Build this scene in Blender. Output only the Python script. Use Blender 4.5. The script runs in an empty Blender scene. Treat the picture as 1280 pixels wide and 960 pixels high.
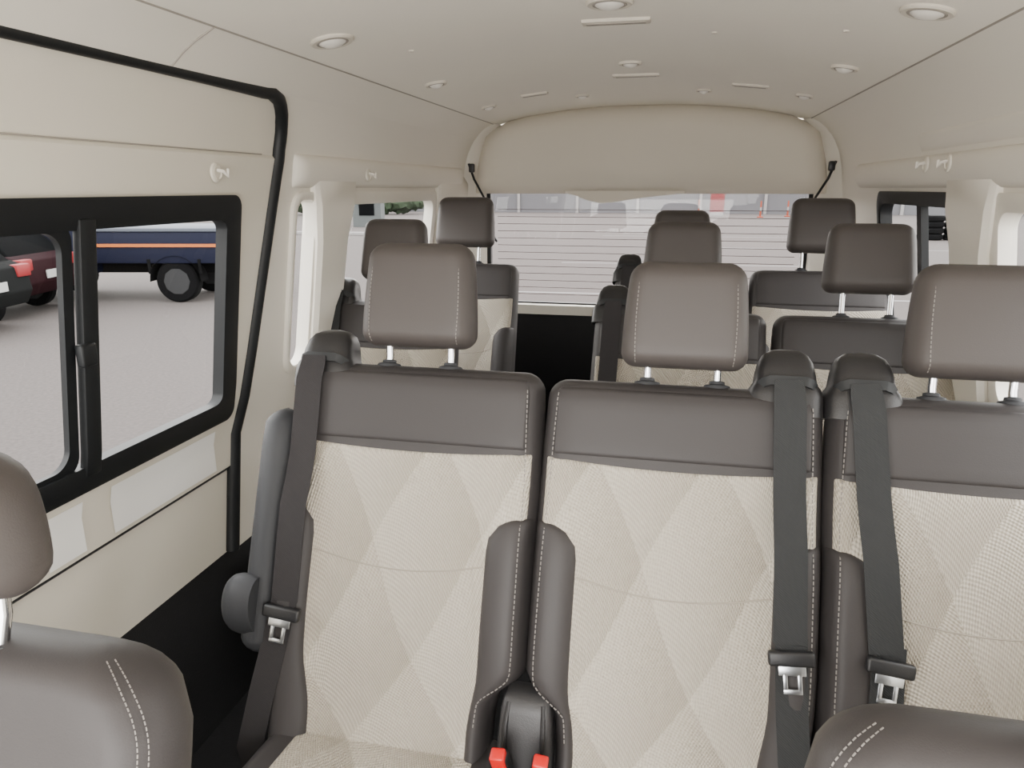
import bpy, bmesh, math, random
from mathutils import Vector, Matrix
random.seed(4)
COL = bpy.context.scene.collection
PI = math.pi
# ------------------------------------------------------------ camera
FPX = 900.0
YAW = math.radians(12.4); PIT = math.radians(15.22)
sa, ca, sp, cp = math.sin(YAW), math.cos(YAW), math.sin(PIT), math.cos(PIT)
F = Vector((-sa*cp, ca*cp, -sp)); R = Vector((ca, sa, 0)); U = R.cross(F)
cam = bpy.data.cameras.new('camera'); co = bpy.data.objects.new('camera', cam); COL.objects.link(co)
cam.sensor_width = 36; cam.lens = FPX/1280*36; cam.clip_start = .02; cam.clip_end = 500
m = Matrix((R, U, -F)).transposed().to_4x4(); co.matrix_world = m
bpy.context.scene.camera = co
def ray(px, py): return R*(px-640) + U*(480-py) + F*FPX
def atY(px, py, Y): d = ray(px, py); return d*(Y/d.y)
def atZ(px, py, Z): d = ray(px, py); return d*(Z/d.z)
# ------------------------------------------------------------ materials
def lin(c):
    return tuple(((v/255)/12.92 if v/255 <= .04045 else ((v/255+.055)/1.055)**2.4) for v in c)
def mat(name, rgb, rough=.6, bump=0, bscale=400, var=0, vscale=8, metal=0, spec=.5, emit=0):
    M = bpy.data.materials.new(name); M.use_nodes = True
    nt = M.node_tree; b = nt.nodes['Principled BSDF']
    c = lin(rgb)
    b.inputs['Base Color'].default_value = (*c, 1); b.inputs['Roughness'].default_value = rough
    b.inputs['Metallic'].default_value = metal; b.inputs['Specular IOR Level'].default_value = spec
    tc = nt.nodes.new('ShaderNodeTexCoord')
    if var:
        n = nt.nodes.new('ShaderNodeTexNoise'); n.inputs['Scale'].default_value = vscale; n.inputs['Detail'].default_value = 5
        nt.links.new(tc.outputs['Object'], n.inputs['Vector'])
        mx = nt.nodes.new('ShaderNodeMix'); mx.data_type = 'RGBA'
        mx.inputs[6].default_value = (*[v*(1-var) for v in c], 1); mx.inputs[7].default_value = (*[min(1, v*(1+var)) for v in c], 1)
        nt.links.new(n.outputs['Fac'], mx.inputs[0]); nt.links.new(mx.outputs[2], b.inputs['Base Color'])
    if bump:
        n = nt.nodes.new('ShaderNodeTexNoise'); n.inputs['Scale'].default_value = bscale; n.inputs['Detail'].default_value = 3
        nt.links.new(tc.outputs['Object'], n.inputs['Vector'])
        bp = nt.nodes.new('ShaderNodeBump'); bp.inputs['Strength'].default_value = bump; bp.inputs['Distance'].default_value = .002
        nt.links.new(n.outputs['Fac'], bp.inputs['Height']); nt.links.new(bp.outputs['Normal'], b.inputs['Normal'])
    return M
def fabric_mat():
    M = mat('quilted_fabric', (222, 216, 204), .85, spec=.25); nt = M.node_tree; b = nt.nodes['Principled BSDF']
    tc = [n for n in nt.nodes if n.type == 'TEX_COORD'][0]
    s = nt.nodes.new('ShaderNodeSeparateXYZ'); nt.links.new(tc.outputs['Object'], s.inputs[0])
    def m(op, x, y=None):
        n = nt.nodes.new('ShaderNodeMath'); n.operation = op
        for i, v in enumerate((x, y)):
            if v is None: continue
            if isinstance(v, (int, float)): n.inputs[i].default_value = v
            else: nt.links.new(v, n.inputs[i])
        return n.outputs[0]
    X = s.outputs[0]; Z = m('SUBTRACT', s.outputs[2], m('MULTIPLY', s.outputs[1], .6))
    bend = m('MULTIPLY', m('SINE', m('MULTIPLY', Z, 14)), .06)
    a = m('ADD', m('ADD', m('MULTIPLY', X, 4.6), m('MULTIPLY', Z, 3.2)), bend); c = m('SUBTRACT', m('SUBTRACT', m('MULTIPLY', X, 5.2), m('MULTIPLY', Z, 3.9)), bend)
    fa = m('FRACT', a); fc = m('FRACT', c)
    fac = m('MULTIPLY', m('ADD', fa, m('MULTIPLY', fc, .8)), .46)
    k = 720
    w1 = m('SINE', m('MULTIPLY', m('ADD', m('ADD', X, m('MULTIPLY', Z, .8)), m('MULTIPLY', m('MULTIPLY', fc, fc), .10)), k))
    w2 = m('SINE', m('MULTIPLY', m('SUBTRACT', m('SUBTRACT', X, m('MULTIPLY', Z, .8)), m('MULTIPLY', m('MULTIPLY', fa, fa), .10)), k))
    dots = m('MULTIPLY', w1, w2)
    fac2 = m('ADD', fac, m('MULTIPLY', dots, .42))
    cr = nt.nodes.new('ShaderNodeMix'); cr.data_type = 'RGBA'
    cr.inputs[6].default_value = (*lin((200, 192, 178)), 1); cr.inputs[7].default_value = (*lin((168, 159, 144)), 1)
    nt.links.new(fac2, cr.inputs[0]); nt.links.new(cr.outputs[2], b.inputs['Base Color'])
    bp = nt.nodes.new('ShaderNodeBump'); bp.inputs['Strength'].default_value = .8; bp.inputs['Distance'].default_value = .002
    pad = m('MULTIPLY', m('MULTIPLY', m('SINE', m('MULTIPLY', fa, PI)), m('SINE', m('MULTIPLY', fc, PI))), 7.0)
    nt.links.new(m('ADD', dots, pad), bp.inputs['Height']); nt.links.new(bp.outputs['Normal'], b.inputs['Normal'])
    return M
def web_mat(name, rgb):
    M = mat(name, rgb, .8, spec=.15); nt = M.node_tree; b = nt.nodes['Principled BSDF']
    tc = [n for n in nt.nodes if n.type == 'TEX_COORD'][0]
    w = nt.nodes.new('ShaderNodeTexWave'); w.bands_direction = 'DIAGONAL'; w.inputs['Scale'].default_value = 130
    nt.links.new(tc.outputs['Object'], w.inputs['Vector'])
    bp = nt.nodes.new('ShaderNodeBump'); bp.inputs['Strength'].default_value = .35; bp.inputs['Distance'].default_value = .001
    nt.links.new(w.outputs['Fac'], bp.inputs['Height']); nt.links.new(bp.outputs['Normal'], b.inputs['Normal'])
    return M
def glass_mat(name, tint, gl=.06):
    M = bpy.data.materials.new(name); M.use_nodes = True; nt = M.node_tree; nt.nodes.clear()
    o = nt.nodes.new('ShaderNodeOutputMaterial'); mx = nt.nodes.new('ShaderNodeMixShader')
    t = nt.nodes.new('ShaderNodeBsdfTransparent'); t.inputs[0].default_value = (*tint, 1)
    g = nt.nodes.new('ShaderNodeBsdfGlossy'); g.inputs['Roughness'].default_value = .02
    mx.inputs[0].default_value = gl
    nt.links.new(t.outputs[0], mx.inputs[1]); nt.links.new(g.outputs[0], mx.inputs[2]); nt.links.new(mx.outputs[0], o.inputs[0])
    return M
LEA = mat('taupe_leather', (58, 55, 55), .52, .10, 500, .04, 5, spec=.3)
LEB = mat('dark_leather_side', (52, 53, 56), .55, .12, 500, spec=.3)
LEH = mat('headrest_leather_lit', (72, 67, 65), .50, .12, 500, .04, 5, spec=.35)  # seat leather in a lighter tone, light caught by the headrests painted in
FAB = fabric_mat()
CREAM = mat('cream_plastic', (238, 233, 222), .6, .12, 600, .02, 3)
CREAM2 = mat('cream_door_panel', (227, 221, 207), .6, .15, 600, .02, 3)
SUNFILM = mat('sunlit_film', (254, 253, 250), .45)  # film raised to near white, sun patches on the door put into its colour
HEAD = mat('headliner_cloth', (248, 243, 232), .9, .25, 500, .02, 3)
HEADER = mat('header_panel', (217, 210, 197), .75, .15, 500)
GROOVE = mat('groove_dark', (160, 154, 145), .8)
BLK = mat('black_rubber', (24, 26, 28), .5, .1, 300, spec=.35)
BLK2 = mat('black_plastic', (32, 32, 34), .4, .15, 500)
GUIDE = mat('charcoal_plastic', (36, 35, 36), .38, .2, 500)
CONS = mat('grey_console_plastic', (50, 49, 50), .45, .2, 500)
CARPET = mat('black_carpet', (24, 24, 26), .95, .6, 250, .2, 40)
WEB = web_mat('grey_webbing', (52, 53, 54))
WEBP = web_mat('brown_webbing', (50, 48, 49))
CHR = mat('chrome', (225, 226, 230), .12, metal=1)
STL = mat('brushed_steel', (215, 218, 222), .3, metal=1)
STI = mat('pale_thread', (130, 125, 120), .7)
SEAMM = mat('seam_thread', (162, 154, 141), .8)
RED = mat('red_button', (210, 18, 18), .35)
GLS = glass_mat('side_glass', (.95, .96, .96), .02); GLR = glass_mat('rear_glass', (.96, .95, .95), .015)
LENS = mat('lamp_lens', (240, 236, 228), .3); LINE = mat('heater_line', (92, 75, 77), .5)
# ------------------------------------------------------------ mesh builder
class MB:
    def __init__(s): s.v = []; s.f = []
    def add(s, vs, fs):
        o = len(s.v); s.v += [Vector(v) for v in vs]; s.f += [tuple(i+o for i in f) for f in fs]; return s
    def box(s, c, d, rot=None):
        c = Vector(c); vs = []
        for i in range(8):
            q = Vector(((i & 1)-.5, ((i >> 1) & 1)-.5, ((i >> 2) & 1)-.5)); q = Vector((q.x*d[0], q.y*d[1], q.z*d[2]))
            if rot: q = rot @ q
            vs.append(c+q)
        return s.add(vs, [(0, 2, 3, 1), (4, 5, 7, 6), (0, 1, 5, 4), (2, 6, 7, 3), (0, 4, 6, 2), (1, 3, 7, 5)])
    def loft(s, rings, c0=True, c1=True, closed=True):
        n = len(rings[0]); vs = [p for r in rings for p in r]; fs = []
        for i in range(len(rings)-1):
            for j in range(n if closed else n-1):
                k = (j+1) % n; fs.append((i*n+j, i*n+k, (i+1)*n+k, (i+1)*n+j))
        if c0: fs.append(tuple(range(n))[::-1])
        if c1: fs.append(tuple(range((len(rings)-1)*n, len(rings)*n)))
        return s.add(vs, fs)
    def tube(s, pts, r, n=8):
        pts = [Vector(p) for p in pts]; rings = []
        t = (pts[1]-pts[0]).normalized(); a = t.orthogonal().normalized()
        for i, p in enumerate(pts):
            t = (pts[min(i+1, len(pts)-1)]-pts[max(i-1, 0)]).normalized()
            a = (a-t*a.dot(t)).normalized(); b = t.cross(a).normalized()
            rr = r[i] if isinstance(r, (list, tuple)) else r
            rings.append([p+a*rr*math.cos(2*PI*k/n)+b*rr*math.sin(2*PI*k/n) for k in range(n)])
        return s.loft(rings)
    def ribbon(s, pts, w, th, side=Vector((1, 0, 0))):
        pts = [Vector(p) for p in pts]; rings = []
        for i, p in enumerate(pts):
            t = (pts[min(i+1, len(pts)-1)]-pts[max(i-1, 0)]).normalized()
            a = (side - t*side.dot(t)).normalized(); b = t.cross(a)
            ww = w[i] if isinstance(w, (list, tuple)) else w
            rings.append([p-a*ww/2-b*th/2, p+a*ww/2-b*th/2, p+a*ww/2+b*th/2, p-a*ww/2+b*th/2])
        return s.loft(rings)
    def lathe(s, prof, n=24, M=Matrix.Identity(4)):
        return s.loft([[M @ Vector((r*math.cos(2*PI*k/n), r*math.sin(2*PI*k/n), z)) for k in range(n)] for r, z in prof])
    def grid(s, P, us, vs):
        n = len(us); return s.add([P(u, v) for v in vs for u in us], [(j*n+i, j*n+i+1, (j+1)*n+i+1, (j+1)*n+i) for j in range(len(vs)-1) for i in range(n-1)])
    def build(s, name, mt, parent=None, bevel=0, seg=2, ang=40, merge=False):
        me = bpy.data.meshes.new(name); me.from_pydata(s.v, [], s.f)
        bm = bmesh.new(); bm.from_mesh(me)
        if merge: bmesh.ops.remove_doubles(bm, verts=bm.verts, dist=1e-5)
        bmesh.ops.recalc_face_normals(bm, faces=bm.faces)
        if bevel:
            es = [e for e in bm.edges if len(e.link_faces) == 2 and e.calc_face_angle(0) > .6]
            bmesh.ops.bevel(bm, geom=es, offset=bevel, segments=seg, profile=.5, affect='EDGES', clamp_overlap=True)
        for f in bm.faces: f.smooth = True
        for e in bm.edges:
            if len(e.link_faces) == 2 and e.calc_face_angle(0) > math.radians(ang): e.smooth = False
        bm.to_mesh(me); bm.free(); me.materials.append(mt)
        o = bpy.data.objects.new(name, me); COL.objects.link(o)
        if parent: o.parent = parent
        return o
def tag(o, label=None, cat=None, group=None, kind=None):
    if label: o['label'] = label
    if cat: o['category'] = cat
    if group: o['group'] = group
    if kind: o['kind'] = kind
    return o
def empty(name, loc=(0, 0, 0), rz=0):
    o = bpy.data.objects.new(name, None); COL.objects.link(o); o.location = loc; o.rotation_euler = (0, 0, rz); o.empty_display_size = .05; return o
def ss(a, b, x):
    t = max(0, min(1, (x-a)/(b-a))); return t*t*(3-2*t)
def prof(t): t = max(0, min(1, t)); return math.sqrt(max(0, 1-(1-t)**2))
def samp(L, r, n=8, k=5):
    e = [r*(1-math.cos(i/k*PI/2)) for i in range(k+1)]
    mid = [r+(L-2*r)*i/n for i in range(1, n)]
    return [v/L for v in e+mid+[L-x for x in reversed(e)]]
def pillow(mb, out, h0, h1, tf, tb, r, P, nx=8, nh=10, k=5):
    """closed cushion between outline sides out(h)->(xl,xr); returns front depth function"""
    def pr(x, h):
        xl, xr = out(h); return prof(min(x-xl, xr-x)/r)*prof(min(h-h0, h1-h)/r)
    TF = tf if callable(tf) else (lambda x, h: tf)
    TB = tb if callable(tb) else (lambda x, h: tb)
    xl, xr = out((h0+h1)/2)
    us = samp(xr-xl, r, nx, k); vs = samp(h1-h0, r, nh, k); nu, nv = len(us), len(vs)
    V = []; Fi = {}; Bi = {}
    for j, v in enumerate(vs):
        h = h0+(h1-h0)*v; xl, xr = out(h)
        for i, u in enumerate(us):
            x = xl+(xr-xl)*u; q = 0 if i in (0, nu-1) or j in (0, nv-1) else pr(x, h)
            Fi[i, j] = len(V); V.append(P(x, h, TF(x, h)*q))
            if q == 0: Bi[i, j] = Fi[i, j]
            else: Bi[i, j] = len(V); V.append(P(x, h, -TB(x, h)*q))
    fs = []
    for j in range(nv-1):
        for i in range(nu-1):
            fs.append((Fi[i, j], Fi[i+1, j], Fi[i+1, j+1], Fi[i, j+1]))
            fs.append((Bi[i, j], Bi[i, j+1], Bi[i+1, j+1], Bi[i+1, j]))
    mb.add(V, fs)
    return lambda x, h: TF(x, h)*pr(x, h)
def patch(mb, out, h0, h1, base, puff, r, P, nx=14, nh=14, sink=.003, top=None):
    xl, xr = out((h0+h1)/2); us = samp(xr-xl, r, nx, 4); vs = samp(h1-h0, r, nh, 4)
    def Q(u, v):
        h = h0+(h1-h0)*v; xl, xr = out(h); x = xl+(xr-xl)*u
        q = prof(min(x-xl, xr-x)/r)*prof(min(h-h0, h1-h)/r)
        if u in (us[0], us[-1]) or v in (vs[0], vs[-1]): q = 0
        hh = h + (top(x)*v if top else 0)
        return P(x, hh, base(x, hh)-sink+(puff+sink)*q)
    mb.grid(Q, us, vs)
def dashes(mb, pts, step=.0105, ln=.0068, r=.0009):
    pts = [Vector(p) for p in pts]; L = 0; nxt = 0
    for a, b in zip(pts, pts[1:]):
        d = (b-a).length
        if d == 0: continue
        t = (b-a)/d
        while nxt <= L+d:
            p = a+t*(nxt-L); mb.box(p, (r*2, r*2, ln), t.to_track_quat('Z', 'Y').to_matrix()); nxt += step
        L += d
# ------------------------------------------------------------ seats
S_, C_ = .32, .947
def rounded(hwf, h0, h1, rt, rb, tl=None):
    def out(h):
        w = hwf(h); c = 0
        if h > h1-rt: c += rt*(1-math.sqrt(max(0, 1-((h-(h1-rt))/rt)**2)))
        if h < h0+rb: c += rb*(1-math.sqrt(max(0, 1-((h0+rb-h)/rb)**2)))
        tp = .052*(1-ss(.095, .16, h))
        return (-w+c+(tp if tl == -1 else 0), w-c-(tp if tl == 1 else 0))
    return out
def seat(loc, label, group, belt=0, arm=0, rt=.036, lift=0.0, web=None, detail=True, tongue=True, belt_dx=(0, 0, 0), hrx=0, slim=False, taper=None, sx=1, gx=.188, hh=.192, hwid=.112, hrc=.031, htap=.013, pd=0, tg=0, HB=.69, ps=.062):
    root = empty('passenger_seat', loc); tag(root, label, 'seat', group); root.scale.x = sx
    H0 = -.07; dh = HB-.69
    P = lambda x, h, d: Vector((x, S_*h-C_*d, .38+C_*h+S_*d))
    hwf = lambda h: .250-.010*(max(h, 0)/HB)**3-.012*(1-ss(.0, .2, h))
    out = rounded(hwf, H0, HB, rt, .02, taper)
    tf = lambda x, h: .050+.020*ss(.13, .20, abs(x))*(1-ss(.36, .50, h))+.008*math.exp(-((h-.22)/.12)**2)
    mb = MB(); front = pillow(mb, out, H0, HB, tf, .055, .038, P, 12, 20, 6)
    mb.build('backrest', LEA, root, ang=80)
    if not slim:
        fo = lambda h: (max(-.232, out(h)[0]+.012), min(.232, out(h)[1]-.012))
        mb = MB(); patch(mb, fo, -.05, .535, front, .005, .01, P, 16, 22, top=lambda x: .012*(abs(x)/.24)**2)
        mb.build('fabric_insert', FAB, root, ang=80)
        mb = MB(); patch(mb, lambda h: (-min(.222, out(h)[1]-.02), min(.222, out(h)[1]-.02)), .551, .672+dh, front, .004, .008, P, 12, 6, top=lambda x: .002)
        mb.build('top_panel', LEA, root, ang=80)
        for s in (-1, 1):
            def bo(h, s=s):
                w = abs(out(h)[0 if s < 0 else 1])-.004; i = .162-.014*(1-ss(.03, .16, h)); rr = .055
                if h > .43-rr: i += (w-i-.012)*(1-math.sqrt(max(0, 1-((h-(.43-rr))/rr)**2)))
                return (i, w) if s > 0 else (-w, -i)
            mb = MB(); patch(mb, bo, -.055, .43, front, .012, .016, P, 6, 20)
            mb.build('side_bolster', LEA, root, ang=80)
        mb = MB(); mb.tube([P(x, .315+.9*x*x-.0, front(x, .32)+.0048) for x in [i/12*.162 for i in range(-12, 13)]], .0017, 6)
        mb.build('seam', SEAMM, root)
    if detail:
        for s in (-1, 1):
            for off in ((.226,) if not slim else (.2385, .2435)):
                mb = MB()
                pts = []
                for i in range(60):
                    h = .06+i/59*.60 if not slim else .1+i/59*.582
                    x = min(off, abs(out(h)[0 if s < 0 else 1])-(.250-off)); pts.append(P(s*x, h, front(x, h)+(.0125 if h < .42 else .0045 if not slim else .0006)))
                dashes(mb, pts, r=.0008 if not slim else .0005, **(dict(step=.009, ln=.0058) if not slim else dict(step=.005, ln=.0034)))
                mb.build('stitching', STI, root)
    th = math.radians(11); s2, c2 = math.sin(th), math.cos(th)
    O = P(hrx, HB+.035+lift, .008+pd)
    Q = lambda x, h, d: O+Vector((x, s2*h-c2*d, c2*h+s2*d))
    ho = rounded(lambda h: hwid-htap*(h/hh)**2, 0, hh, hrc, .028)
    mb = MB(); hf = pillow(mb, ho, 0, hh, lambda x, h: .050-.008*(h/.19), .045, .031, Q, 8, 8, 6)
    hr = mb.build('head_restraint', LEH, root, ang=80)
    if detail and not slim:
        for s in (-1, 1):
            mb = MB()
            for off in (.086,):
                dashes(mb, [Q(s*(off-.06*(h/.19-.4)**2*.3), h, hf(off, h)+.0005) for h in [.012+i/30*.165 for i in range(31)]], .0075, .0048, .0007)
            mb.build('stitching', STI, hr)
    for s in (-1, 1):
        mb = MB(); mb.tube([P(hrx+s*ps, HB-.05, pd), P(hrx+s*ps, HB+.02, pd), Q(s*ps, .03, 0)], .0072, 12)
        mb.build('post', CHR, root)['label'] = 'chrome post'
        T = Matrix.Translation(P(hrx+s*ps, HB-.014-pd*.75, pd)) @ Vector((0, S_, C_)).to_track_quat('Z', 'Y').to_matrix().to_4x4() @ Matrix.Diagonal((1, .8, 1, 1))
        mb = MB(); mb.lathe([(.024, 0), (.025, .012), (.022, .017), (.014, .019), (.013, .024), (.0085, .025), (.008, .02)], 20, T)
        mb.build('post_sleeve', LEB, root)
    Cq = lambda x, h, d: Vector((x, .045-h*.985, .315+h*.10+d))
    co_ = rounded(lambda h: .236-.02*(1-ss(0, .15, h)), 0, .48, .07, .04)
    mb = MB(); cf = pillow(mb, co_, 0, .48, lambda x, h: .062+.012*ss(.14, .2, abs(x)), .05, .045, Cq, 10, 10)
    mb.build('cushion', LEA, root, ang=80)
    mb = MB(); patch(mb, lambda h: (-.165-.02*h, .165+.02*h), .05, .42, cf, .005, .012, Cq)
    mb.build('cushion_insert', FAB, root, ang=80)
    mb = MB(); mb.box((0, -.17, .15), (.34, .30, .26)); mb.box((0, -.17, .035), (.40, .40, .03)).build('seat_base', BLK2, root, .01)
    if belt:
        b = belt; cx_ = b*gx
        rings = []
        for h, hx, hy, oy in [(.645, .064, .050, 0), (.680, .063, .050, 0), (.692, .059, .048, 0), (.702, .052, .044, 0), (.722, .049, .041, -.001), (.740, .045, .036, -.005), (.753, .038, .029, -.009), (.761, .027, .019, -.012), (.764, .013, .009, -.013)]:
            ring = []
            for k in range(32):
                a = 2*PI*k/32; cx2, sy2 = math.cos(a), math.sin(a); e = .5
                ring.append(P(cx_+hx*math.copysign(abs(cx2)**e, cx2), h, hy*math.copysign(abs(sy2)**e, sy2)+oy))
            rings.append(ring)
        mb = MB(); mb.loft(rings); g = mb.build('belt_guide', GUIDE, root, ang=60)
        mb = MB(); mb.ribbon([P(cx_-.046, .694, .034), P(cx_-.038, .701, .045), P(cx_-.028, .705, .0485), P(cx_+.028, .705, .0485), P(cx_+.038, .701, .045), P(cx_+.046, .694, .034)], .016, .006, Vector((0, .32, .947)))
        mb.build('belt_slot_shade', BLK, g)  # solid black strip painting the dark of the recessed belt opening
        x0, x1, x2 = cx_+belt_dx[0], b*.195+belt_dx[1], b*.215+belt_dx[2]
        pts = []
        for h in [.706, .69, .66, .62, .57, .52, .47, .42, .36, .30, .25+tg*.5, .225+tg]:
            t = (.708-h)/(.708-.225)
            xx = x0+(x1-x0)*t
            d = .068+.022*(1-ss(.40, .52, h))
            if h > .66: d = .054+.014*(1-ss(.66, .704, h))
            pts.append(P(xx, h, d))
        mb = MB(); mb.ribbon(pts, [.046, .050]+[.052]*(len(pts)-2), .0016)
        W_ = WEBP if web else WEB
        sb = mb.build('seat_belt', W_, root)
        if tongue:
            pts = [P(x1, .235+tg, .088), P(x1+(x2-x1)*.25, .16, .088), P(x1+(x2-x1)*.6, .06, .084), P(x2, -.05, .07), P(x2, -.14, .02)]
            mb = MB(); mb.ribbon(pts, .050, .0016); mb.build('lower_webbing', W_, sb)
            base = P(x1, .205+tg, .096); rot = Matrix.Rotation(-b*.10, 3, 'Y') @ Matrix.Rotation(-.3, 3, 'X')
            mb = MB(); mb.box(base, (.072, .016, .024), rot).build('latch_holder', BLK2, sb, .005, 3)
            mb = MB()
            def q(x, z): return base+rot @ Vector((x, -.004, z))
            mb.box(q(0, -.018), (.042, .003, .016), rot); mb.box(q(-.011, -.036), (.007, .003, .026), rot); mb.box(q(.011, -.036), (.007, .003, .026), rot)
            mb.box(q(0, -.051), (.029, .003, .008), rot)
            mb.build('latch_plate', STL, sb, .001)
    if arm:
        a = arm
        AO = P(a*.258, .13, .03)
        ao = rounded(lambda h: .066-.02*(h/.45), 0, .47, .05, .045)
        mb = MB()
        pillow(mb, ao, 0, .47, .045, .05, .03, lambda x, h, d: AO+Vector((d*.66, S_*h+x*1.1*C_, C_*h-x*1.1*S_)), 6, 10)
        ar = mb.build('armrest', LEB, root, ang=80)
        T = Matrix.Translation(AO+Vector((a*.014, -.022, .108))) @ Matrix.Rotation(a*PI/2, 4, 'Y') @ Matrix.Diagonal((1.2, .85, 1, 1))
        mb = MB(); mb.lathe([(.046, -.02), (.050, 0), (.050, .016), (.047, .028), (.040, .037), (.028, .042), (.012, .044)], 28, T); mb.build('hinge_cover', LEB, ar)
    return root
FL = -1.38
G2 = 'second row of seats behind the front seats'
seat((-.655, .27, FL-.062), 'front seat at the bottom left corner, only leather shoulder and head restraint in frame', 'front seats', rt=.085, lift=.004, slim=True, hh=.138, hwid=.107, hrc=.050, htap=.042, pd=.024, ps=.067)
seat((.368, .31, FL-.046), 'front seat at the bottom right corner, only its rounded leather top edge in frame', 'front seats', rt=.07, lift=-.03, slim=True, hh=.14, htap=.05, hrc=.06, hrx=.03)
seat((-.466, 1.08, FL), 'nearest-row seat beside the sliding door, with a folded-up armrest and belt on its window side', G2, belt=-1, arm=-1, belt_dx=(-.012, -.006, -.042), web=True, lift=.002, taper=1, sx=1.02, hh=.202, hrx=-.006, tg=.015, HB=.698)
seat((.03, 1.08, FL), 'taupe and cream middle seat of the nearest full row, belt hanging over its right side', G2, belt=1, belt_dx=(.0, -.002, .005), lift=-.006, taper=-1, gx=.176, tg=.05)
seat((.519, 1.08, FL), 'nearest-row seat against the right wall, cut by the frame edge, belt on its left side', G2, belt=-1, belt_dx=(-.005, .045, .055), lift=.0, hrx=-.013, tg=.055)
G3 = 'third row of seats'
seat((-.85, 1.91, FL), 'single seat by the left wall mostly hidden behind the sliding-door-side seat', G3, belt=-1, lift=.03, detail=False, sx=.9, hwid=.12)
seat((.03, 1.91, FL), 'centre seat directly behind the nearest middle seat, belt guide on its aisle side', G3, belt=-1, web=True, lift=.03, detail=False)
seat((.53, 1.91, FL), 'third-row seat by the right window with raised head restraint on long posts', G3, lift=.03, detail=False, hwid=.119)
G4 = 'rearmost row of seats'
seat((-.825, 2.63, FL+.05), 'rearmost single seat at the left beside the aisle, in front of the tailgate', G4, belt=0, lift=.03, detail=False, sx=.95, hwid=.128, hh=.2)
seat((.03, 2.63, FL+.03), 'rearmost centre seat, only its head restraint top showing above the others', G4, belt=-1, web=True, lift=.01, detail=False)
seat((.53, 2.63, FL+.05), 'rearmost seat at the right, below the right end of the rear window', G4, lift=.03, detail=False, hwid=.118, hh=.2)
# buckle console between the two seats
bc = empty('buckle_console', (-.204, 1.045, FL)); tag(bc, 'dark plastic console with two red buckles between the two nearest seats', 'buckle console')
mb = MB(); rings = []
for z, hx, hy, yo in [(.20, .052, .03, -.01), (.36, .051, .03, -.01), (.44, .049, .03, 0), (.50, .045, .028, .012), (.518, .042, .024, .018), (.526, .036, .016, .024)]:
    rings.append([Vector((hx*math.copysign(abs(math.cos(2*PI*k/32))**.33, math.cos(2*PI*k/32)), yo+hy*math.copysign(abs(math.sin(2*PI*k/32))**.4, math.sin(2*PI*k/32)), z)) for k in range(32)])
mb.loft(rings).build('cover', CONS, bc)
for s in (-1, 1):
    mb = MB(); mb.tube([(s*.034, -.04, .32), (s*.034, -.038, .42), (s*.033, -.022, .485), (s*.030, -.004, .516)], .0045, 8)
    mb.build('rib', GUIDE, bc)
for s, x in ((-1, -.024), (1, .034)):
    mb = MB(); rot = Matrix.Rotation(.30, 3, 'X') @ Matrix.Rotation(s*.12, 3, 'Y')
    c = Vector((x, -.066, .422)); mb.box(c, (.030, .024, .11), rot); b_ = mb.build('buckle', BLK, bc, .006, 3)
    mb = MB(); mb.box(c+rot @ Vector((0, -.004, .040)), (.025, .023, .048), rot).build('release_button', RED, b_, .004, 3)
# ------------------------------------------------------------ van shell
CX = -.15
PR = [(-1.38, .94), (-.95, .945), (-.62, .945), (-.5, .915), (-.05, .85), (.05, .835), (.10, .826), (.15, .812), (.19, .793), (.215, .777), (.245, .750), (.27, .718), (.285, .69)]
def hw(z):
    if z <= PR[0][0]: return PR[0][1]
    for (a, A), (b, B) in zip(PR, PR[1:]):
        if z <= b: return A+(B-A)*(z-a)/(b-a)
    return PR[-1][1]
def WP(s, Y, z, d=0): return Vector((CX+s*(hw(z)-d), Y, z))
def wgrid(mb, s, zs, cols, holes, d=0):
    D = d if callable(d) else (lambda z: d)
    G = [[WP(s, y, z, D(z)) for y in cols(z)] for z in zs]
    n = len(G[0]); fs = []
    for j in range(len(zs)-1):
        for i in range(n-1):
            y = (G[j][i].y+G[j+1][i+1].y)/2; z = (zs[j]+zs[j+1])/2
            if any(a < y < b and c < z < e for a, b, c, e in holes): continue
            fs.append((j*n+i, j*n+i+1, (j+1)*n+i+1, (j+1)*n+i))
    mb.add([p for r in G for p in r], fs)
def rrect(y0, y1, z0, z1, r, n=8):
    L = []
    for cy, cz, a0 in ((y1-r, z1-r, 0), (y0+r, z1-r, PI/2), (y0+r, z0+r, PI), (y1-r, z0+r, 3*PI/2)):
        for k in range(n+1): a = a0+PI/2*k/n; L.append((cy+r*math.cos(a), cz+r*math.sin(a)))
    out = []
    for i, p in enumerate(L):
        q = L[(i+1) % len(L)]; out.append(p); d = math.dist(p, q); m_ = int(d/.06)
        for t in range(1, m_): out.append((p[0]+(q[0]-p[0])*t/m_, p[1]+(q[1]-p[1])*t/m_))
    return out
def ring(mb, s, y0, y1, z0, z1, r, w, t, back=.03):
    o = rrect(y0, y1, z0, z1, r); cy, cz = (y0+y1)/2, (z0+z1)/2
    def ins(p, k):
        return (cy+(p[0]-cy)*(1-2*k/(y1-y0)), cz+(p[1]-cz)*(1-2*k/(z1-z0)))
    rings = [[WP(s, p[0], p[1], -.01) for p in o], [WP(s, *p, t*.8) for p in o], [WP(s, *ins(p, w*.15), t) for p in o], [WP(s, *ins(p, w*.8), t) for p in o], [WP(s, *ins(p, w), t*.7) for p in o], [WP(s, *ins(p, w), -back) for p in o]]
    mb.loft(rings, False, False)
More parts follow.
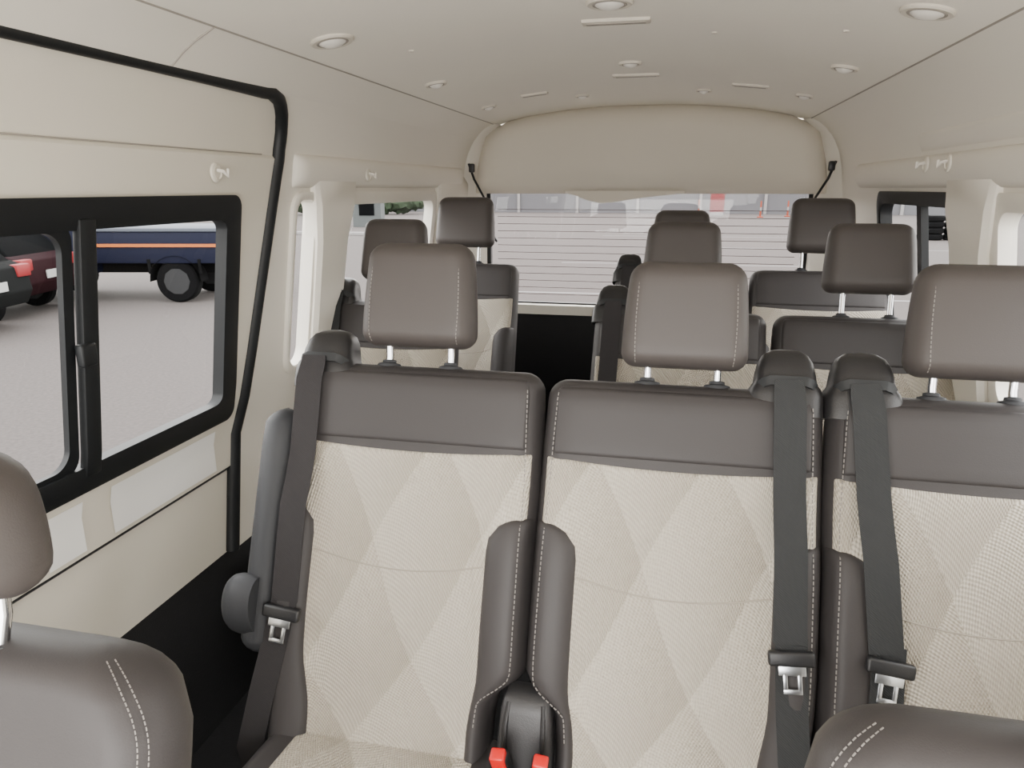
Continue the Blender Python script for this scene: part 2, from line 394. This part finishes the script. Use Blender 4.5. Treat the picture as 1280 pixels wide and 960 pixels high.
def pane(s, y0, y1, z0, z1, r, d, name, mt, parent):
    o = rrect(y0, y1, z0, z1, r); mb = MB()
    mb.add([WP(s, *p, d) for p in o]+[WP(s, (y0+y1)/2, (z0+z1)/2, d)], [(i, (i+1) % len(o), len(o)) for i in range(len(o))])
    return mb.build(name, mt, parent)
def raised(name, s, y0, y1, z0, z1, r, t, mt, slope=.3):
    """softly raised trim moulding lying on the side wall"""
    us = samp(y1-y0, r, 10, 5); vs = samp(z1-z0, min(r, (z1-z0)*.45), 4, 5); mb = MB()
    def Q(u, v):
        y = y0+(y1-y0)*u; z = z0+(z1-z0)*v
        q = 0 if u in (us[0], us[-1]) or v in (vs[0], vs[-1]) else prof(min(y-y0, y1-y)/r)*prof(min(z-z0, z1-z)/(z1-z0)/.45)
        return WP(s, y, z, -.004+(t+.004)*q)
    mb.grid(Q, us, vs); return st(mb.build(name, mt, ang=80))
def st(o): o['kind'] = 'structure'; return o
def Yb(z):
    y = 1.735
    if z < .07: y = 1.735-(.07-z)*.195
    if z > .115: y -= (.10-math.sqrt(max(0, .01-(z-.115)**2)))
    return y
ZD = [-.93, -.80, -.71, -.70, -.62, -.57, -.52, -.40, -.28, -.16, -.05, -.02, .03, .07, .078, .095, .115, .135, .155, .175, .192, .205, .215]
mb = MB()
HL = [(1.82, 1.93, -.5, -.03), (2.13, 3.0, -.5, -.03)]
zs = sorted(set(ZD+[-.5, -.03]))
wgrid(mb, -1, zs, lambda z: [Yb(z), 1.78, 1.82, 1.93, 2.13, 2.4, 2.7, 3.0, 3.25, 3.5], HL)
wgrid(mb, -1, [.215, .23, .245, .258, .27, .285], lambda z: [-.9, 0, .5, 1, 1.5, 2, 2.5, 3, 3.5], [])
o_ = [WP(-1, Yb(z), z) for z in ZD]+[WP(-1, y, .215) for y in (1.4, 1, .5, 0, -.9)]
mb.loft([o_, [p+Vector((-.05, 0, 0)) for p in o_]], False, False, False)
st(mb.build('wall_left', CREAM, None, merge=True))
mb = MB(); wgrid(mb, -1, [-1.42, -1.1, -.90], lambda z: [-.9, 0, .8, 1.6, 2.5, 3.5], [], -.018)
st(mb.build('trim_1', CARPET))
HDo = [(.45, 1.52, -.52, -.05), (-.8, .1, -.57, .03)]
door = empty('door_1', (0, 0, 0)); door['kind'] = 'structure'
mb = MB(); wgrid(mb, -1, ZD, lambda z: [-.9, -.8, -.3, .1, .45, .8, 1.1, 1.4, 1.52, Yb(z)-.008], HDo, lambda z: -.014 if z < -.705 else -.010 if z > .075 else -.003)
mb.build('door_panel', CREAM2, door, merge=True)
sec = [(Yb(z)-.004, z) for z in ZD]+[(y, .213) for y in (1.6, 1.5, 1.4, 1.2, 1, .7, .4, 0, -.5)]
mb = MB(); mb.tube([WP(-1, y, z, -.006) for y, z in sec], [.0185]*(len(ZD)-4)+[.0180, .0175, .017, .0165]+[.0155, .0135, .012]+[.0105]*6, 12)
mb.build('rubber_seal', BLK, door)
mb = MB(); ring(mb, -1, .40, 1.560, -.565, -.015, .030, .055, .010, .022)
wf = mb.build('window_frame', BLK, door)
mb = MB(); mb.ribbon([WP(-1, 1.086, z, .005) for z in [-.53+i*.048 for i in range(11)]], .038, .018, Vector((0, 1, 0)))
mb.build('window_divider', BLK, door, .004)
mb = MB(); mb.box(WP(-1, 1.072, -.29, .014), (.018, .036, .042)).build('window_latch', BLK, door, .005, 3)
pane(-1, .44, 1.05, -.53, -.045, .04, -.010, 'window_pane', GLS, door)
pane(-1, 1.05, 1.53, -.53, -.045, .04, -.018, 'window_pane', GLS, door)
mb = MB(); ring(mb, -1, .46, 1.062, -.522, -.050, .04, .022, .0, .012); mb.build('sash', BLK, door)
mb = MB(); mb.tube([WP(-1, y, .079, -.008) for y in (-.8, 0, .8, 1.3, 1.66)], .0014, 6); mb.build('panel_groove', GROOVE, door)
mb = MB(); mb.tube([WP(-1, y, -.704, -.008) for y in (-.8, 0, .8, 1.2, 1.56)], .005, 6); mb.build('panel_groove', BLK2, door)
for y0, y1, z0, z1 in ((1.15, 1.50, -.690, -.585), (.985, 1.075, -.690, -.585)):
    mb = MB(); mb.grid(lambda u, v: WP(-1, y0+(y1-y0)*u, z0+(z1-z0)*v, .0005), [0, .25, .5, .75, 1], [0, .333, .5, .667, 1]); mb.build('sunlit_film_patch', SUNFILM, door)  # film pieces that also carry the painted sun patches
def sidewin(name, s, y0, y1, fm, w=.03, div=None):
    e = empty(name); e['kind'] = 'structure'
    mb = MB(); ring(mb, s, y0-.02, y1+.02, -.52, -.01, .05, w+.01, .012); mb.build('window_frame', fm, e)
    pane(s, y0-.01, y1+.01, -.51, -.02, .03, -.02, 'window_pane', GLS, e)
    if div:
        mb = MB(); mb.ribbon([WP(s, div, z, -.008) for z in (-.5, -.35, -.2, -.03)], .04, .02, Vector((0, 1, 0))); mb.build('window_divider', BLK, e)
sidewin('window_1', -1, 1.82, 1.93, CREAM, .012); sidewin('window_2', -1, 2.13, 3.0, CREAM, .03)
sidewin('window_3', 1, 2.07, 2.80, BLK, .03, 2.38); sidewin('window_4', 1, .75, 1.83, CREAM, .03)
mb = MB()
wgrid(mb, 1, [-1.38, -1.1, -.92]+zs[1:]+[.23, .245, .258, .27, .285], lambda z: [-.9, -.8, -.3, .3, .75, 1.1, 1.5, 1.83, 2.07, 2.4, 2.80, 3.1, 3.5], [(2.07, 2.80, -.5, -.03), (.75, 1.83, -.5, -.03), (-.8, .3, -.57, .03)])
st(mb.build('wall_right', CREAM, None, merge=True))
def pillar(n, s, yb0, yb1, yt0, yt1):
    mb = MB(); rings = []
    for z in [-.56, -.45, -.3, -.15, -.05, .02, .05]:
        t = ss(-.2, .05, z); a = yb0+(yt0-yb0)*t; b = yb1+(yt1-yb1)*t; dd = .028*(1-ss(0, .05, z))+.003
        rings.append([WP(s, a, z, -.02), WP(s, a, z, dd*.6), WP(s, a+.012, z, dd), WP(s, b-.012, z, dd), WP(s, b, z, dd*.6), WP(s, b, z, -.02)])
    mb.loft(rings); st(mb.build(n, CREAM))
pillar('trim_2', -1, 1.935, 2.115, 1.90, 2.17); pillar('trim_3', 1, 1.85, 2.05, 1.80, 2.10); pillar('trim_4', -1, 3.03, 3.4, 3.0, 3.45)
raised('trim_10', -1, 1.80, 3.36, .000, .088, .05, .026, CREAM)
raised('trim_11', 1, .70, 3.10, .000, .088, .05, .026, CREAM)
raised('trim_13', 1, 1.0, 2.35, .098, .150, .02, .008, CREAM)
def cz(x): return .285+.07*(1-(min(1, abs(x-CX)/.69))**2.3)
mb = MB(); mb.grid(lambda u, v: Vector((CX+.69*u, -.9+4.4*v, cz(CX+.69*u))), [i/14 for i in range(-14, 15)], [i/12 for i in range(13)])
st(mb.build('ceiling', HEAD))
for n, s in (('trim_5', -1), ('trim_6', 1)):
    mb = MB(); mb.tube([Vector((CX+s*.69, y, .285)) for y in [-.9+i*.44 for i in range(11)]], .0026, 6)
    st(mb.build(n, GROOVE))
mb = MB(); mb.tube([WP(-1, 1.27+.3*(z-.215), z, .0) for z in (.218, .24, .26, .284)], .002, 6); st(mb.build('trim_12', GROOVE))
mb = MB(); mb.box((CX, 1.3, -1.40), (1.93, 4.4, .04)); st(mb.build('floor', CARPET))
# rear wall
mb = MB(); RY = 3.5
WX = .735
for s in (-1, 1):
    zz = [-.58, -.45, -.3, -.15, -.02, .05, .12, .18, .23, .285]
    mb.loft([[Vector((CX+s*(hw(z)+.01), RY-.10, z)), Vector((CX+s*(hw(z)-.03), RY-.06, z)), Vector((CX+s*(min(WX, hw(z)-.04)+.02), RY-.02, z)), Vector((CX+s*min(WX, hw(z)-.04), RY+.02, z)), Vector((CX+s*(hw(z)+.02), RY+.03, z))] for z in zz])
mb.box((CX, RY-.0, -.575), (1.9, .10, .045)); 
mb.build('wall_rear', CREAM)['kind'] = 'structure'
mb = MB(); mb.box((CX, RY+.0, -.99), (1.86, .06, .79)); st(mb.build('trim_7', BLK2))
mb = MB()
def hdr(u, v, back=False):
    xw = .79-.06*v*v; x = u*xw; zt = min(cz(CX+x)+.006, .36) if abs(x) < .60 else cz(CX+.60)+.006-(abs(x)-.60)*.45; z0 = -.025
    z = z0+(zt-z0)*v; q = prof(min(1-abs(u), 1)*.79/.12)*prof(min(v, 1-v)*.36/.11)
    return Vector((CX+x, RY-.035-.085*q, z))
us = [-1+2*t for t in samp(1.58, .12, 16, 7)]; vs = samp(.36, .11, 5, 7)
mb.grid(hdr, us, vs); st(mb.build('trim_8', HEADER, ang=80))
mb = MB(); mb.box((CX, RY+.03, .2), (1.72, .02, .42)); st(mb.build('trim_9', HEADER))
mb = MB(); rings = []
for x, t in ((-.30, 0), (-.25, .25), (-.2, .7), (-.14, 1), (-.08, .9), (-.02, .7), (.04, .5), (.12, .28), (.2, .1), (.24, 0)):
    zb = -.022-.045*t; rings.append([Vector((CX-.05+x, RY-.08, -.012)), Vector((CX-.05+x, RY-.085, zb)), Vector((CX-.05+x, RY-.02, zb)), Vector((CX-.05+x, RY-.02, -.012))])
mb.loft(rings); tag(mb.build('brake_lamp_cover', HEADER), 'wavy-edged beige lamp cover hanging at the top centre of the rear window', 'lamp cover')
rw = empty('window_5'); rw['kind'] = 'structure'
mb = MB(); mb.box((CX, RY+.025, -.285), (2*WX+.02, .004, .56)); mb.build('window_pane', GLR, rw)
for i in range(13):
    mb = MB(); z = -.10-i*.034; mb.box((CX, RY+.02, z), (2*WX-.08, .0015, .0028)); mb.build('heater_wire', LINE, rw)
mb = MB()
for s in (-1, 1): mb.box((CX+s*(WX+.002), RY+.015, -.285), (.022, .03, .56))
mb.box((CX, RY+.015, -.552), (1.48, .03, .014)); mb.box((CX, RY+.01, -.008), (1.48, .03, .018)); mb.build('window_frame', BLK, rw)
for s, lab in ((-1, 'black tailgate strap at the left upper corner of the rear window'), (1, 'black tailgate strap at the right upper corner of the rear window')):
    e = empty('tailgate_strap', (CX+s*.80, 3.38, .09)); tag(e, lab, 'strap', 'tailgate straps')
    mb = MB(); mb.tube([(0, 0, .02), (-s*.02, .02, -.05), (-s*.06, .04, -.13), (-s*.05, .05, -.24), (-s*.12, .06, -.34)], .0055, 8); mb.build('strap', BLK, e)
    mb = MB(); mb.box((-s*.015, 0, .0), (.026, .024, .04)).build('anchor', BLK2, e, .006)
# ------------------------------------------------------------ ceiling fittings
def oncei(px, py):
    d = ray(px, py); z = .33
    for _ in range(20): p = d*(z/d.z); z = cz(p.x)
    p = d*(z/d.z)
    sl = (cz(p.x+.01)-cz(p.x-.01))/.02
    return p, math.atan(sl)
LT = [(415, 50, .047, 'large round ceiling lamp nearest the camera on the left'), (1160, 13, .047, 'round ceiling lamp at the top right corner, near the frame edge'), (762, 2, .047, 'ceiling lamp cut by the top of the frame above the near vent'),
      (545, 104, .034, 'smaller round lamp second in the left ceiling line'), (788, 78, .034, 'smaller round lamp between the two central ceiling vents'), (1056, 84, .036, 'smaller round lamp second in the right ceiling line'),
      (611, 133, .030, 'far left ceiling lamp just before the rear header'), (728, 119, .028, 'far ceiling lamp left of centre before the rear header'), (880, 112, .028, 'far ceiling lamp right of centre before the rear header'), (1006, 119, .030, 'far right ceiling lamp just before the rear header')]
for px, py, r, lab in LT:
    p, sl = oncei(px, py)
    e = empty('ceiling_lamp', p); e.rotation_euler = (0, -sl, 0); tag(e, lab, 'ceiling lamp', 'round ceiling lamps')
    mb = MB(); mb.lathe([(r, .001), (r, -.004), (r*.93, -.007), (r*.74, -.006), (r*.68, -.001)], 28, Matrix.Identity(4)); mb.build('bezel', HEADER, e)
    mb = MB(); mb.lathe([(r*.68, -.0015), (r*.60, -.007), (r*.40, -.012), (r*.15, -.015), (.001, -.0155)], 24, Matrix.Identity(4)); mb.build('lens', LENS, e)
    mb = MB(); mb.lathe([(r*.74, -.0062), (r*.69, -.0076), (r*.64, -.0040)], 24); mb.build('shadow_gap', GROOVE, e)
for px, py, w, h, lab in [(770, 25, .150, .040, 'largest slotted ceiling vent, nearest the camera'), (795, 93, .150, .035, 'slim slotted vent behind the central ceiling lamp'), (668, 117, .10, .035, 'small flat ceiling vent left of centre toward the rear'), (938, 106, .12, .035, 'small flat ceiling vent right of centre toward the rear')]:
    p, sl = oncei(px, py); e = empty('ceiling_vent', p); e.rotation_euler = (0, -sl, 0); tag(e, lab, 'vent', 'ceiling vents')
    mb = MB(); mb.box((0, 0, -.002), (w, h, .010)).build('frame', HEADER, e, .003)
    mb = MB(); mb.box((0, 0, -.0075), (w*.86, h*.35, .002)).build('slot', GROOVE, e)
for px, py, lab in [(514, 63, 'tiny ceiling stud left of centre'), (893, 40, 'tiny ceiling stud right of the near vent'), (1058, 38, 'tiny ceiling stud between near and far right lamps')]:
    p, sl = oncei(px, py); mb = MB(); mb.lathe([(.007, .001), (.0065, -.003), (.002, -.004)], 14, Matrix.Translation(p)); tag(mb.build('ceiling_stud', HEADER), lab, 'stud', 'ceiling studs')
def hook(s, px, py, lab, off=0):
    d = ray(px, py); t = (CX+s*.82)/d.x
    for _ in range(20): t = (CX+s*(hw((d*t).z)-off))/d.x
    p = d*t; e = empty('coat_hook', p); tag(e, lab, 'hook', 'coat hooks on the side trim')
    mb = MB(); mb.lathe([(.022, 0), (.020, .004), (.014, .006), (.012, .003), (.002, .003)], 20, Matrix.Rotation(-s*PI/2, 4, 'Y')); mb.build('base', CREAM2, e)
    mb = MB(); mb.tube([(-s*.003, 0, .006), (-s*.016, .006, .003), (-s*.020, .012, -.007), (-s*.020, .016, .008)], .004, 8); mb.build('hook', CREAM, e)
hook(-1, 270, 216, 'cream coat hook on the sliding door above its window'); hook(-1, 460, 219, 'cream coat hook above the rear left window', .025)
hook(1, 1158, 206, 'further of two cream coat hooks on the right wall', .025); hook(1, 1186, 204, 'nearer of two cream coat hooks on the right wall', .025)
# ------------------------------------------------------------ outside
GZ = -2.0
ASP = mat('asphalt', (80, 75, 73), .95, .6, 60, .34, 26, spec=.12)
mb = MB(); mb.add([(-150, -60, GZ), (150, -60, GZ), (150, 200, GZ), (-150, 200, GZ)], [(0, 1, 2, 3)]); st(mb.build('floor_outside', ASP)).name = 'ground'
WHT = mat('road_paint', (120, 118, 117), .8); CONC = mat('pale_concrete', (84, 84, 87), .9, .2, 30, .06, 2); TYR = mat('tyre_rubber', (9, 9, 10), .95, .3, 60, spec=.1)
NAVY = mat('navy_paint', (8, 12, 32), .7, spec=.2); ORG = mat('orange_stripe', (156, 82, 20), .6); DKG = mat('dark_car_glass', (6, 7, 8), .9, spec=.05)
RIM = mat('wheel_rim', (20, 21, 23), .7); BURG = mat('burgundy_paint', (24, 3, 7), .8, spec=.1); SILV = mat('dark_grey_paint', (20, 21, 21), .9, spec=.05)
TAIL = mat('tail_lamp', (112, 5, 11), .6); PLT = mat('plate_white', (150, 150, 148), .5); GRN = mat('leaf_green', (34, 48, 28), .9, .5, 8, .3, 2); HLM = mat('head_lamp_grey', (52, 56, 58), .5)
REDB = mat('red_board_paint', (96, 3, 9), .8, spec=.1); ORB = mat('cone_orange', (116, 42, 14), .8)
def wheel(parent, x, y, r=.33, w=.2):
    T = Matrix.Translation((x, y, r)) @ Matrix.Rotation(PI/2, 4, 'X')
    mb = MB(); mb.lathe([(r*.6, -w/2), (r*.92, -w/2), (r, -w*.35), (r, w*.35), (r*.92, w/2), (r*.6, w/2)], 28, T); o = mb.build('wheel', TYR, parent)
    mb = MB(); mb.lathe([(r*.62, -w/2-.004), (r*.5, -w*.35), (r*.2, -w*.42), (r*.05, -w*.5), (r*.05, w*.5), (r*.2, w*.42), (r*.5, w*.35), (r*.62, w/2+.004)], 10, T); mb.build('rim', RIM, o)
def car(loc, rz, paint, lab):
    e = empty('car', loc, rz); tag(e, lab, 'car')
    side = [(-2.0, .35), (-2.1, .55), (-2.05, .9), (-1.85, .98), (1.0, .95), (1.75, .80), (2.0, .62), (2.05, .35)]
    mb = MB(); rings = []
    for y, sc in ((-.84, .94), (-.80, 1), (.80, 1), (.84, .94)): rings.append([Vector((x*(.985 if abs(y) > .82 else 1), y, .62+(z-.62)*sc)) for x, z in side])
    mb.loft(rings).build('body', paint, e, .05, 3)
    mb = MB(); mb.loft([[Vector((x, y*.78, .93)) for x, y in ((-1.9, -1), (1.05, -1), (1.05, 1), (-1.9, 1))], [Vector((x, y*.64, 1.42)) for x, y in ((-1.45, -1), (.15, -1), (.15, 1), (-1.45, 1))]]).build('cabin_glass', DKG, e, .03)
    mb = MB(); mb.loft([[Vector((x, y*.65, 1.40)) for x, y in ((-1.5, -1), (.2, -1), (.2, 1), (-1.5, 1))], [Vector((x, y*.58, 1.48)) for x, y in ((-1.35, -1), (.05, -1), (.05, 1), (-1.35, 1))]]).build('roof', paint, e, .03)
    for x in (-1.3, 1.35):
        for y in (-.78, .78): wheel(e, x, y, .32)
    for y in (-.70, .70):
        mb = MB(); mb.box((-1.98, y, .84), (.22, .30, .18)).build('tail_lamp', TAIL, e, .02)
        mb = MB(); mb.box((1.93, y*.9, .66), (.14, .32, .14)).build('headlamp', HLM, e, .02)
    mb = MB(); mb.box((-2.11, 0, .66), (.02, .5, .13)).build('number_plate', PLT, e)
rzv = math.atan2(R.y, R.x); Fh = Vector((F.x, F.y, 0)).normalized()
car(atZ(-140, 403, GZ)+Fh*.84, rzv+PI+.06, BURG, 'burgundy hatchback seen through the sliding door window, its red tail lamp toward the divider')
car(atZ(-255, 436, GZ)+Fh*.84, rzv+PI, SILV, 'dark grey car at the left frame edge through the sliding door window')
tp = atZ(222, 379, GZ)+Fh*.05
tr = empty('pickup_truck', tp, rzv); tag(tr, 'navy truck with orange stripe and large rear wheel outside the sliding door window', 'truck')
for x in (0, -2.7):
    for y in (.15, 1.6): wheel(tr, x, y, .38, .24)
mb = MB(); mb.box((-.2, .9, .98), (2.5, 1.8, .56)).build('cargo_bed', NAVY, tr, .03)
mb = MB(); mb.box((-.2, -.012, 1.02), (2.44, .02, .055)).build('stripe', ORG, tr)
mb = MB(); mb.box((-.2, .9, 1.29), (2.54, 1.84, .06)).build('bed_rail', mat('bed_rail_grey', (70, 75, 84), .7), tr, .01)
for s in (-.45, .45):
    mb = MB(); mb.tube([(s+.0*k, .02, .52+.0) if k == 0 else (s, -.005, .78) for k in (0, 1)], .03, 8); mb.build('bed_bracket', TYR, tr)
mb = MB(); arc = [(.46*math.cos(a), .38+.46*math.sin(a)) for a in [PI*i/12 for i in range(13)]]
mb.loft([[Vector((x, y, z)) for y in (-.02, .30)] for x, z in arc], False, False, False); mb.build('mudguard', TYR, tr)
mb = MB(); mb.loft([[Vector((x, y, z)) for x, z in ((-1.5, .5), (-1.5, 1.9), (-2.6, 1.9), (-3.2, 1.25), (-3.5, 1.1), (-3.5, .5))] for y in (.02, 1.78)]).build('cab', NAVY, tr, .06, 3)
mb = MB(); mb.box((-2.0, .9, 1.55), (.9, 1.80, .42)).build('cab_glass', DKG, tr, .03)
mb = MB(); mb.box((-1.2, .9, .58), (4.2, 1.0, .16)).build('chassis', TYR, tr)
pw = empty('perimeter_wall', (0, 62, GZ)); tag(pw, 'long pale grey panel wall across the far side of the lot', 'wall')
mb = MB(); mb.box((0, 0, 1.0), (150, .2, 2.0)).build('panel', CONC, pw)
mb = MB(); mb.box((0, -.15, 2.05), (150, .3, .14)).build('coping', WHT, pw)
for i in range(30):
    mb = MB(); mb.box((-73+i*5, -.16, 1.1), (.22, .2, 2.2)).build('post', WHT, pw)
p = atZ(896, 262, GZ)
sg = empty('red_sign', (p.x*56/p.y, 56, GZ)); tag(sg, 'tall red board standing before the far wall, seen through the rear window', 'sign')
mb = MB(); mb.box((0, 0, 1.15), (1.0, .15, 1.7)).build('board', REDB, sg, .02); mb = MB(); mb.box((0, 0, .15), (.9, .3, .3)).build('foot', WHT, sg, .02)
for i, (px, py, lab) in enumerate([(873, 268, 'thin striped barrier post left of the red board'), (950, 272, 'thin striped barrier post right of the red board'), (984, 271, 'striped barrier post nearest the right edge of the rear window')]):
    p = atZ(px, py, GZ); e = empty('barrier_post', p); tag(e, lab, 'barrier post', 'striped posts in the lot')
    mb = MB(); mb.lathe([(.22, 0), (.22, .06), (.07, .1), (.05, 1.1), (.02, 1.14)], 14); mb.build('cone', ORB, e)
    mb = MB(); mb.lathe([(.066, .45), (.062, .7)], 14); mb.build('reflective_band', WHT, e)
p = atZ(462, 283, GZ); e = empty('kiosk', p, rzv); tag(e, 'small grey kiosk with flat roof outside the rear left window', 'kiosk')
mb = MB(); mb.box((0, 0, .75), (1.5, 1.2, 1.5)).build('body', mat('kiosk_grey', (66, 70, 70), .8), e); mb = MB(); mb.box((0, 0, 1.55), (1.9, 1.6, .12)).build('roof', WHT, e, .02)
mb = MB(); mb.box((0, -.62, .9), (.8, .04, .6)).build('window', DKG, e)
def hedge(x0, y0, x1, y1, lab, hgt=2.6):
    bm = bmesh.new(); n = 26
    for i in range(n):
        t = i/(n-1); r = random.uniform(.9, 1.5)
        M_ = Matrix.Translation((x0+(x1-x0)*t+random.uniform(-.3, .3), y0+(y1-y0)*t, GZ+hgt*.5+random.uniform(-.2, .3))) @ Matrix.Diagonal((r, r, hgt*.55*random.uniform(.8, 1.1), 1))
        bmesh.ops.create_icosphere(bm, subdivisions=3, radius=1, matrix=M_)
    for v in bm.verts: v.co += Vector((random.uniform(-.14, .14), random.uniform(-.14, .14), random.uniform(-.14, .14)))
    me = bpy.data.meshes.new('hedge'); bm.to_mesh(me); bm.free(); me.materials.append(GRN); o = bpy.data.objects.new('hedge', me); COL.objects.link(o); tag(o, lab, 'hedge')
hedge(-38, 48, -20, 56, 'dark green hedge beyond the kiosk', 2.3)
kb = MB(); kb.box((-16, 30, GZ+.07), (14, .3, .14)); tag(kb.build('kerb', WHT, None, .02), 'pale kerb line across the lot outside the left windows', 'kerb')
for i in range(4):
    mb = MB(); y = 14+i*6; mb.add([(-3, y, GZ+.004), (9, y+.5, GZ+.004), (9, y+.62, GZ+.004), (-3, y+.12, GZ+.004)], [(0, 1, 2, 3)])
    tag(mb.build('parking_line', WHT), ['nearest painted line behind the van', 'second painted line behind the van', 'third painted line behind the van', 'farthest painted line behind the van'][i], 'painted line', 'painted lines on the lot')
tp = atZ(1175, 300, GZ)
for k in range(4):
    for j in range(2):
        mb = MB(); T = Matrix.Translation(tp+Vector((j*.95-.4, 0, .12+k*.24)))
        mb.lathe([(.25, -.11), (.42, -.115), (.47, -.06), (.47, .06), (.42, .115), (.25, .11)], 24, T)
        tag(mb.build('tyre', TYR), 'black tyre, %s of the %s stack outside the right window' % (['bottom', 'second from bottom', 'third from bottom', 'topmost'][k], ['left', 'right'][j]), 'tyre', 'stacked tyres outside')
# ------------------------------------------------------------ light
w = bpy.data.worlds.new('overcast'); bpy.context.scene.world = w; w.use_nodes = True; nt = w.node_tree
bg = nt.nodes['Background']; tc = nt.nodes.new('ShaderNodeTexCoord'); s = nt.nodes.new('ShaderNodeSeparateXYZ'); nt.links.new(tc.outputs['Generated'], s.inputs[0])
cr = nt.nodes.new('ShaderNodeValToRGB'); nt.links.new(s.outputs[2], cr.inputs[0])
cr.color_ramp.elements[0].color = (.98, .95, .90, 1); cr.color_ramp.elements[1].color = (.93, .93, .94, 1)
nt.links.new(cr.outputs[0], bg.inputs[0]); bg.inputs[1].default_value = 8.6
al = bpy.data.lights.new('windscreen_fill', 'AREA'); al.shape = 'RECTANGLE'; al.size = 1.5; al.size_y = .8; al.energy = 48; al.color = (1, .975, .935)  # fill lamp added at the open front, tilted up to brighten cabin and ceiling
ao_ = bpy.data.objects.new('windscreen_fill', al); COL.objects.link(ao_); ao_.location = (CX, -.92, -.45)
ao_.rotation_euler = (math.radians(90+34), 0, 0)
